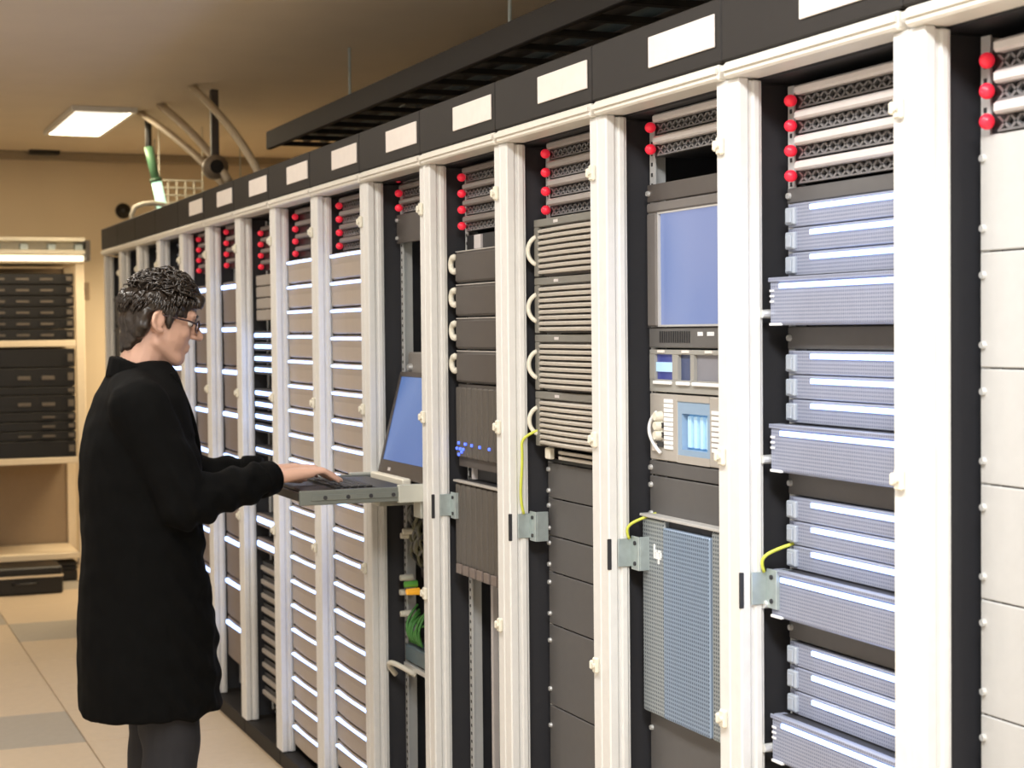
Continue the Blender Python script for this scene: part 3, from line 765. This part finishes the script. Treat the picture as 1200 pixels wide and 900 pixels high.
# overhead metal channel above the far rack
pz0, pz1 = on_x(70, 306, -11.3).z, on_x(70, 279, -11.3).z
t = tag(empty('batten_lamp', (-11.3, -.35, pz0)), 'bright metal batten lamp mounted over the far cream rack', 'lamp')
hh = pz1-pz0
CH = mat('bright_zinc_channel', (.80, .74, .60), .35, .3)
MB().box(-.06, .06, -.9, .40, hh*.30, hh*.46, .003).build('lower_flange', CH, t); MB().box(-.06, .06, -.9, .40, hh*.84, hh, .003).build('upper_flange', CH, t)
MB().box(-.055, -.048, -.9, .40, hh*.46, hh*.84).build('web', CH, t)
for q in range(8): MB().box(-.03, .03, -.85+.17*q, -.80+.17*q, hh*.46, hh*.74, .003).build('bracket', ZINC, t)
MB().box(-.07, .07, .401, .43, .0, hh*.9, .004).build('end_cap', BROWN, t)
MB().cyl((0, -.88, hh*.12), (0, .395, hh*.12), .018, .018, 12).build('tube', mat('warm_white_tube', (.9, .85, .7), .4, emis=(1, .86, .62), es=2.2), t, True)
bl = bpy.data.lights.new('batten_light', 'AREA'); bl.shape = 'RECTANGLE'; bl.size = .06; bl.size_y = 1.25; bl.energy = 2.5; bl.color = (1.0, .80, .53)
bo = bpy.data.objects.new('batten_light', bl); col.objects.link(bo); bo.location = (-11.3, -.60, pz0-.012); bo.rotation_euler = (0, R(0), 0)
for yy in (-.8, .3): MB().box(BACK+11.3, -.061, yy-.02, yy+.02, hh*.86, hh, .003).build('wall_arm', ZINC, t)
# hanging lamp behind the end of the row
t = tag(empty('pendant_lamp', (-11.25, .78, 2.14)), 'hanging lamp behind the end of the racks, lighting the cream wall', 'lamp')
MB().box(-.08, .08, -.35, .35, 0, .05, .01).build('housing', W_POST, t)
MB().box(-.06, .06, -.33, .33, -.004, -.0005).build('diffuser', LDIFF, t)
for yy in (-.28, .28): MB().cyl((0, yy, .05), (0, yy, CEIL-2.14), .004, .004, 6).build('hanger_wire', ZINC, t)
pl_ = bpy.data.lights.new('pendant_light', 'AREA'); pl_.shape = 'RECTANGLE'; pl_.size = .12; pl_.size_y = .66; pl_.energy = 33; pl_.color = (1.0, .80, .53)
po = bpy.data.objects.new('pendant_light', pl_); col.objects.link(po); po.location = (-11.25, .78, 2.13)
# wall fittings
p = on_x(145, 247, BACK+.03)
d = tag(empty('wall_sensor', p), 'small dark round fitting high on the cream wall', 'wall fitting')
MB().cyl((-.028, 0, 0), (0, 0, 0), .055, .05, 16).build('base', BLK2, d, True); MB().ell((.0, 0, 0), (.03, .036, .036)).build('dome', BLK2, d, True)
p = on_x(99, 341, BACK+.01)
d = tag(empty('wall_switch', p), 'small tan switch plate on the cream wall beside the rack', 'switch')
MB().box(-.01, .004, -.035, .035, -.06, .06, .003).build('plate', mat('tan_plate', (.36, .27, .17), .5), d); MB().box(.004, .012, -.015, .015, -.025, .025, .002).build('rocker', mat('tan_rocker', (.30, .22, .14), .5), d)
p = on_x(52, 175, BACK+.14)
d = tag(empty('ceiling_clip', p), 'small dark clip where the far wall meets the ceiling', 'bracket')
MB().box(-.05, .04, -.10, .10, -.035, .03, .006).build('body', BLK2, d); MB().box(-.02, .02, -.03, .03, .03, CEIL-p.z+.0, .003).build('stem', BLK2, d)
# hanging green strip lamp
a, b_ = on_x(191.5, 250, -10.2), on_x(174, 172, -10.2)
d = tag(empty('strip_lamp', a), 'slim green-tinted hanging strip lamp behind the rack tops', 'lamp')
dv = b_-a
MB().tube([(0, 0, 0), dv*.50], .030, 10).build('lit_tube', mat('pale_green_lit_tube', (.6, .9, .7), .3, emis=(.62, 1.0, .72), es=1.3), d, True)
MB().tube([dv*.505, dv*1.0], .026, 10).build('green_sleeve', mat('green_sleeve', (.14, .32, .18), .3), d, True)
MB().tube([dv*.47, dv*.53], .036, 10).build('collar', mat('dark_green_collar', (.06, .14, .08), .4), d, True)
MB().cyl(dv*1.0, (dv.x, dv.y, CEIL-a.z), .02, .02, 8).build('mount', BLK2, d)
# wire basket
a = on_x(197, 246, -10.5); b_ = on_x(228, 212, -10.5)
d = tag(empty('wire_basket', (-10.5, (a.y+b_.y)/2, a.z)), 'pale wire mesh basket hanging behind the rack tops', 'basket')
wy = abs(b_.y-a.y)/2+.05; wh = b_.z-a.z
bm_ = MB()
for q in range(6): bm_.cyl((0, -wy+2*wy*q/5, 0), (0, -wy+2*wy*q/5, wh), .006, .006, 6); bm_.cyl((-.3, -wy+2*wy*q/5, 0), (0, -wy+2*wy*q/5, 0), .006, .006, 6)
for q in range(5): bm_.cyl((0, -wy, wh*q/4), (0, wy, wh*q/4), .006, .006, 6)
for q in range(4): bm_.cyl((-.3*q/3, -wy, 0), (-.3*q/3, wy, 0), .006, .006, 6)
bm_.build('wire_grid', CREAM, d)
for yy in (-wy, wy): MB().cyl((0, yy, wh), (0, yy, CEIL-a.z), .005, .005, 6).build('hanger_wire', CREAM, d)
# white cable loop
pts = [on_x(*q, -9.85) for q in ((157, 262), (154, 252), (158, 243), (168, 239), (180, 238), (192, 240), (203, 247), (206, 262))]
tag(MB().tube([pts[0]-Vector((0, 0, .1))]+pts+[pts[-1]-Vector((0, 0, .1))], .014, 8).build('cable_loop', CREAM, smooth=True), 'white cable loop rising over the end of the racks', 'cable')
# overhead conduits and dark duct
for lab, p0, p1, x0_, x1_, r_, m in (('pale thin conduit sloping down to the fascia, leftmost of three', (196, 160), (266, 222), -9.6, -9.0, .020, mat('tan_conduit', (.62, .52, .38), .5)),
                          ('pale conduit sloping down to the fascia, middle of three', (212, 150), (268, 212), -9.3, -8.8, .022, mat('tan_conduit', (.62, .52, .38), .5)),
                          ('pale curved conduit nearest the camera, rightmost of three', (262, 150), (305, 206), -8.4, -8.0, .020, mat('cream_conduit', (.66, .56, .40), .5))):
    A, B = on_x(*p0, x0_), on_x(*p1, x1_)
    dd = (A-B); A2 = B+dd*((CEIL-B.z)/dd.z)
    mid = (A2+B)/2+Vector((0, .05, .03))
    tag(MB().tube(bez(A2, A2*.6+B*.4+Vector((0, .03, .02)), A2*.3+B*.7+Vector((0, .03, .02)), B, 10), r_, 8).build('conduit', m, smooth=True), lab, 'conduit', 'overhead conduits')
A = on_x(252, 196, -8.9)
d = tag(empty('junction_box', A), 'brown round junction fitting where the overhead conduits meet', 'junction box')
MB().cyl((.04, 0, -.0), (-.04, 0, -.0), .062, .062, 16).build('body', mat('tan_fitting', (.26, .20, .14), .5), d, True); MB().cyl((.05, 0, -.0), (.041, 0, -.0), .036, .036, 12).build('cover', FASC, d)
MB().box(-.02, .02, -.02, .02, .06, CEIL-A.z, .003).build('hanger', BROWN, d)
d = tag(empty('cable_tray', (-6, .5, 2.46)), 'dark ladder cable tray running above the server racks', 'cable tray')
for sy in (-.16, .16): MB().box(-1.6, 4.6, sy-.012, sy+.012, -.04, .04, .003).build('side_rail', FASC, d)
rme = cached(('rung',), lambda b: b.box(-.018, .018, -.147, .147, -.03, -.012, .002)); rme.materials.append(FASC)
for q in range(25): link('rung', rme, None, d, (-1.5+.25*q, 0, 0))
for q in range(4): MB().cyl((-1.4+1.9*q, .16, .04), (-1.4+1.9*q, .16, CEIL-2.46), .007, .007, 8).build('hanger_rod', ZINC, d)
for q, m in enumerate((BLK, BROWN, mat('slate_strip', (.12, .17, .19), .4))):
    MB().tube([(-1.55, -.08+.08*q, .012), (0, -.07+.07*q, .012), (2, -.09+.08*q, .012), (4.55, -.08+.08*q, .012)], .022, 8).build('bundled_cable', m, d, True)

# ------------------------------------------------------------------ the man at the tray
PX = -4.72
SKIN = mat('skin', (.66, .40, .295), .5, noise_amt=.07, scale=30, bump=.04, bscale=300)
COATM = mat('black_wool_coat', (.0026, .0026, .0025), .9, noise_amt=.25, scale=60, bump=.25, bscale=500, spec=.12)
HAIRM = mat('dark_brown_hair', (.022, .014, .009), .35, noise_amt=.4, scale=60, spec=.7)
TROUS = mat('dark_trousers', (.016, .016, .02), .8, bump=.2, bscale=400)
SHOEM = mat('black_leather', (.012, .012, .012), .35)
def remeshed(b, voxel, smooth_it, fn=None, name='tmp'):
    me = b.mesh(name)
    o = bpy.data.objects.new(name, me); col.objects.link(o)
    rm = o.modifiers.new('r', 'REMESH'); rm.mode = 'VOXEL'; rm.voxel_size = voxel
    sm = o.modifiers.new('s', 'SMOOTH'); sm.factor = .5; sm.iterations = smooth_it
    bpy.context.view_layer.update()
    dg = bpy.context.evaluated_depsgraph_get()
    m2 = bpy.data.meshes.new_from_object(o.evaluated_get(dg))
    bpy.data.objects.remove(o); bpy.data.meshes.remove(me)
    if fn:
        nr = [v.normal.copy() for v in m2.vertices]
        for v, n in zip(m2.vertices, nr): v.co += fn(v.co, n)
    for p in m2.polygons: p.use_smooth = True
    return m2
def V(px, py, X): return on_x(px, py, X)
# joints
HC = V(186, 372, PX)                       # middle of the skull
shR, shL = V(163, 478, PX+.165), V(163, 478, PX+.165)+Vector((-.34, .02, .0))
elR = V(214, 590, PX+.21); wrR = V(320, 559, PX+.06)
elL = Vector((PX-.235, elR.y+.03, elR.z+.03)); wrL = V(308, 553, PX-.11)
neckb = V(160, 440, PX); pel = Vector((PX, -.72, .93))
tilt = Matrix.Rotation(R(-12), 3, 'X')      # head bent down, facing +y
def H(x, y, z):                            # head space: y forward, z up, origin mid skull
    return HC + tilt @ Vector((x, y, z))
b = MB()
TQ = tilt.to_quaternion()
b.ell(H(0, -.006, .018), (.076, .090, .080), TQ)              # cranium
b.ell(H(0, .028, -.030), (.066, .066, .088), TQ)              # face block
b.cap(H(0, .066, -.098), H(0, .050, -.092), .026, .040)       # chin, jaw
b.cap(H(.048, .0, -.068), H(.020, .060, -.098), .020, .022); b.cap(H(-.048, .0, -.068), H(-.020, .060, -.098), .020, .022)
b.ell(H(0, .080, .020), (.055, .020, .020), TQ)               # brow
b.cap(H(0, .092, .004), H(0, .119, -.030), .009, .0125)       # nose
b.ell(H(.010, .106, -.034), (.010, .012, .008), TQ); b.ell(H(-.010, .106, -.034), (.010, .012, .008), TQ)
b.ell(H(.036, .062, -.028), (.024, .024, .022), TQ); b.ell(H(-.036, .062, -.028), (.024, .024, .022), TQ)
b.ell(H(0, .088, -.062), (.022, .012, .0065), TQ); b.ell(H(0, .086, -.074), (.020, .012, .0075), TQ)
for s in (-1, 1):                          # ears
    pts = [H(s*(.080+.012*max(0, math.sin(a))), -.010-.019*math.sin(a)-.004*math.cos(a), -.014+.026*math.cos(a)) for a in [R(q) for q in range(-20, 221, 24)]]
    b.tube(pts, .0062, 8)
    b.ell(H(s*.079, -.011, -.012), (.008, .016, .022), TQ); b.ell(H(s*.078, -.001, -.037), (.007, .008, .009), TQ)
nb = Vector((PX, neckb.y-.015, neckb.z-.07))
b.cap(H(0, -.020, -.055), nb, .055, .062)
# trunk, arms and legs under the clothes
b.ell((PX, -.735, 1.25), (.165, .105, .24)); b.ell((PX, -.73, 1.0), (.15, .105, .18)); b.cap(nb+Vector((0, 0, .02)), (PX, -.74, 1.33), .06, .10)
for sh, el, wr in ((shR, elR, wrR), (shL, elL, wrL)):
    b.cap((PX, sh.y, sh.z), sh, .06, .055); b.cap(sh, el, .048, .040); b.cap(el, wr, .038, .025)
for s in (-1, 1):
    hp, kn, an = Vector((PX+s*.09, -.73, .92)), Vector((PX+s*.10, -.70, .50)), Vector((PX+s*.105, -.75, .09))
    b.cap(hp, kn, .082, .055); b.cap(kn, an, .052, .036); b.cap(an, an+Vector((s*.01, .15, -.045)), .036, .030)
# hands: palms down on the keys, fingers reaching +y
def hand(b, wr, s, tip, splay=0.):
    """s=+1: right hand (thumb towards -x)"""
    d = (tip-wr); L = d.length; f = d.normalized(); side = f.cross(Vector((0, 0, 1))).normalized()  # to the right of the hand
    up = side.cross(f)
    def P(a, q, h): return wr + f*a + side*q*s + up*h
    pl = L*.50
    for q in (-.028, -.010, .010, .028):
        b.cap(P(.005, q*.62, 0), P(pl, q, .012-abs(q)*.1), .019, .0145)
    spec = ((-.031, .46, .0088), (-.0105, .51, .0092), (.0105, .48, .0088), (.030, .39, .0078))
    for q, fl_, r_ in spec:
        q2 = q*(1.22)
        k0 = P(pl-.008, q, .010); k1 = P(pl+fl_*L*.44, q2, .014); k2 = P(pl+fl_*L*.80, q2*1.04, -.004); k3 = P(pl+fl_*L, q2*1.04, -.016)
        b.cap(k0, k1, r_*1.22, r_*1.08); b.cap(k1, k2, r_*1.06, r_*.96); b.cap(k2, k3, r_*.96, r_*.78)
    t0 = P(.025, -.022, -.006); t1 = P(.060, -.050, -.010); t2 = P(.088, -.058, -.014); t3 = P(.108, -.056, -.018)
    b.cap(t0, t1, .016, .0125); b.cap(t1, t2, .0115, .0105); b.cap(t2, t3, .0105, .0085)
tipR = V(399, 556, PX+.03); tipL = V(386, 553, PX-.13)
hand(b, wrR, 1, tipR); hand(b, wrL, -1, tipL)
man = link('person', remeshed(b, .0046, 3), SKIN)
tag(man, 'man in a black coat and glasses typing at the pulled-out tray', 'person')
# coat
def ring(cx, cy, cz, rx, ry, n=28, p=2.3, tip_=0.):
    o = []
    for q in range(n):
        a = 2*math.pi*q/n; c_, s_ = math.cos(a), math.sin(a)
        o.append(Vector((cx+rx*math.copysign(abs(c_)**(2/p), c_), cy+ry*math.copysign(abs(s_)**(2/p), s_), cz+tip_*s_)))
    return o
def yb(px, py): return V(px, py, PX).y
rows = []
# (image row, back edge px, front edge px, half width)
for (v, xb, xf, hw) in ((424, 138, 196, .075), (434, 128, 204, .10), (446, 122, 209, .14), (465, 113, 214, .185), (490, 104, 220, .205), (520, 96, 227, .212), (555, 93, 232, .210), (600, 94, 235, .205), (650, 95, 238, .205), (700, 94, 246, .212), (735, 92, 251, .218), (790, 91, 254, .224), (830, 92, 254, .226)):
    A, B = V(xb, v, PX), V(xf, v, PX)
    rows.append(ring(PX, (A.y+B.y)/2, (A.z+B.z)/2, hw, (B.y-A.y)/2, tip_=0))
b = MB().loft(rows[::-1])
for s, sh, el, wr in ((1, shR, elR, wrR), (-1, shL, elL, wrL)):
    hd = (wr-el).normalized()
    b.cap(Vector((PX+s*.07, sh.y+.0, sh.z+.035)), sh+Vector((0, 0, .0)), .075, .080)
    b.cap(sh, el+Vector((0, 0, .005)), .083, .072); b.cap(el, el.lerp(wr, .5), .071, .058); b.cap(el.lerp(wr, .5), wr-hd*.034, .058, .047)
def wool(co, n):
    w1 = noise.noise(Vector((co.x*7, co.y*7, co.z*5)))*.006
    arm = 1.0 if (co.y > -.66 and co.z < 1.30) else .35
    w2 = noise.noise(Vector((co.x*16+3, co.y*26, co.z*22)))*.010*arm
    w3 = (math.sin((co.z*1.0+co.y*1.4+co.x*.3)*62)*.0045) * (1 if -.72 < co.y < -.40 and co.z < 1.33 else 0.1)
    return n*(w1+w2+w3)
coat = link('coat', remeshed(b, .0085, 4, wool), COATM, man)
# cuffs
for el, wr in ((elR, wrR), (elL, wrL)):
    hd = (wr-el).normalized()
    MB().tube([wr-hd*.055, wr-hd*.040, wr-hd*.004, wr+hd*.001, wr-hd*.006], [.049, .050, .047, .043, .037], 20).build('cuff', COATM, coat, True)
# collar and lapels: a folded band round the neck that runs down the front
def band(line, hgt, thick):
    rr = []
    for (p, upd, out) in line:
        p = Vector(p); upd = Vector(upd).normalized(); out = Vector(out).normalized()
        rr.append([p-out*thick*.2, p+upd*hgt-out*thick*.4, p+upd*hgt+out*thick*.6, p+out*thick-upd*hgt*.15, p+out*thick*.6-upd*hgt*.3])
    return rr
line = []
nb2 = V(160, 437, PX)
for q in range(15):
    a = R(-60+300*q/14)                # from front left round the back to front right
    ang = R(270)+(q-7)/7*R(150)
    cx, cy = math.cos(ang), math.sin(ang)
    fr_ = (1+cy)/2                       # 0 at back, 1 at front
    p = Vector((PX+cx*.080, nb2.y+.004+cy*.072, 1.500-.070*fr_**1.2))
    line.append((p, (-cx*.12, -cy*.12, 1), (cx, cy, -.25)))
b = MB().loft(band(line, .044, .016))
colr = link('collar', remeshed(b, .005, 2), COATM, coat)
for s in (-1, 1):
    b = MB(); rr = []
    p0 = Vector((PX+s*.060, yb(196, 438), V(196, 438, PX).z)); p1 = Vector((PX+s*.012, yb(229, 540)+.006, V(229, 540, PX).z))
    for q in range(9):
        u = q/8; p = p0.lerp(p1, u)+Vector((0, .014*math.sin(math.pi*u), 0)); wd = .062*math.sin(math.pi*(.28+.66*u))*(1-.25*u)
        o_ = Vector((s, -.28, .22)).normalized()
        rr.append([p, p+Vector((0, .009, .003)), p+o_*wd+Vector((0, .014, 0)), p+o_*(wd+.003)+Vector((0, .006, -.004)), p+o_*wd*.9+Vector((0, -.006, 0))])
    b.loft(rr)
    link('lapel', remeshed(b, .005, 2), COATM, coat)
# trousers and shoes
for s in (-1, 1):
    b = MB()
    b.cap((PX+s*.085, -.73, .92), (PX+s*.10, -.695, .50), .105, .080); b.cap((PX+s*.10, -.695, .50), (PX+s*.105, -.735, .11), .079, .066)
    link('trouser_leg', remeshed(b, .010, 4, lambda co, n: n*noise.noise(co*14)*.006), TROUS, man)
    b = MB(); b.ell((PX+s*.107, -.755, .045), (.042, .06, .045)); b.ell((PX+s*.112, -.62, .034), (.047, .11, .034)); b.box(PX+s*.11-.043, PX+s*.11+.043, -.81, -.52, .0, .018, .008)
    link('shoe', remeshed(b, .007, 4), SHOEM, man)
# eyes, brows and glasses
for s in (-1, 1):
    MB().ell(H(s*.031, .076, .0), (.0125, .0125, .0115), TQ).build('eye', mat('eye_white', (.75, .70, .66), .2), man, True)
    MB().ell(H(s*.031, .0865, -.003), (.0055, .003, .0055), TQ).build('iris', mat('dark_iris', (.03, .02, .015), .15), man, True)
    MB().tube([H(s*.014, .098, .016), H(s*.03, .096, .022), H(s*.05, .082, .018)], [.003, .005, .003], 6).build('eyebrow', HAIRM, man, True)
GLF = mat('dark_glasses_frame', (.05, .03, .035), .3)
gl = empty('glasses', (0, 0, 0)); gl.parent = man
gfr = MB()
for s in (-1, 1):
    gfr.tube([H(s*(.033+.024*math.cos(a)), .105-.012*abs(math.cos(a))*(1 if math.cos(a) > 0 else .2), -.006+.017*math.sin(a)) for a in [2*math.pi*q/18 for q in range(19)]], .0022, 6)
    gfr.tube([H(s*.057, .092, .0), H(s*.076, .070, .003), H(s*.081, .03, .004), H(s*.081, -.012, .004), H(s*.080, -.028, -.012)], .0026, 6)
gfr.tube([H(-.010, .108, -.002), H(0, .111, .002), H(.010, .108, -.002)], .002, 6)
gf = gfr.build('glasses', GLF, man, True); bpy.data.objects.remove(gl); gf.name = 'glasses'
for s in (-1, 1):
    MB().ell(H(s*.033, .1035, -.006), (.022, .0012, .0155), TQ).build('lens', mat('clear_lens', (.9, .92, .95), .05, trans=1.0, noise_amt=0), gf, True)
# hair: cap plus curved tufts
b = MB()
b.ell(H(0, -.012, .032), (.083, .096, .072), TQ)
b.ell(H(0, -.060, -.012), (.068, .046, .070), TQ)                 # back of the head
b.ell(H(0, -.056, -.070), (.052, .038, .050), TQ)                 # nape
for s in (-1, 1): b.cap(H(s*.074, .022, .020), H(s*.072, .018, -.024), .014, .007); b.ell(H(s*.064, -.02, .034), (.023, .05, .034), TQ); b.ell(H(s*.058, -.052, -.020), (.024, .026, .052), TQ)
b.ell(H(0, .045, .076), (.060, .055, .032), TQ); b.ell(H(0, -.01, .090), (.064, .06, .026), TQ); b.cap(H(-.035, .090, .060), H(.035, .090, .060), .020, .020)
def hairn(co, n): return n*(noise.noise(co*38)*.007+noise.noise(co*90)*.003)
hair = link('hair', remeshed(b, .005, 2, hairn), HAIRM, man)
rng = random.Random(11)
tm = MB()
for q in range(1300):
    th = rng.uniform(0, 2*math.pi); ph = math.acos(rng.uniform(-.05, 1))
    n = Vector((math.sin(ph)*math.cos(th), math.sin(ph)*math.sin(th), math.cos(ph)))
    if n.y > .55 and n.z < .35: continue
    if n.z < .12 and abs(n.x) > .45 and n.y > -.45: continue
    top = max(0, n.z)
    base = Vector((0, -.012, .026)) + Vector((n.x*.083, n.y*.096, n.z*(.076+.014*top)))
    if n.y > .1 and n.z > .3: base.z += .010; base.y += .012
    flow = (Vector((rng.uniform(-.5, .5), .35+rng.uniform(-.6, .5), .1)) if n.z > .45 else Vector((0, -.25, -1+rng.uniform(-.2, .3))))
    flow = (flow-n*flow.dot(n)).normalized(); ln = rng.uniform(.018, .034)*(1.25 if n.z > .5 else .8)
    pts = [base-n*.006, base+n*.004+flow*ln*.4, base+n*(.007+.006*top)+flow*ln*.8, base+n*(.003+.004*top)+flow*ln*1.25]
    tm.tube([H(*p) for p in pts], [.0026, .0030, .0024, .0008], 5)
tm.build('hair_tufts', HAIRM, hair, True)['kind'] = 'stuff'
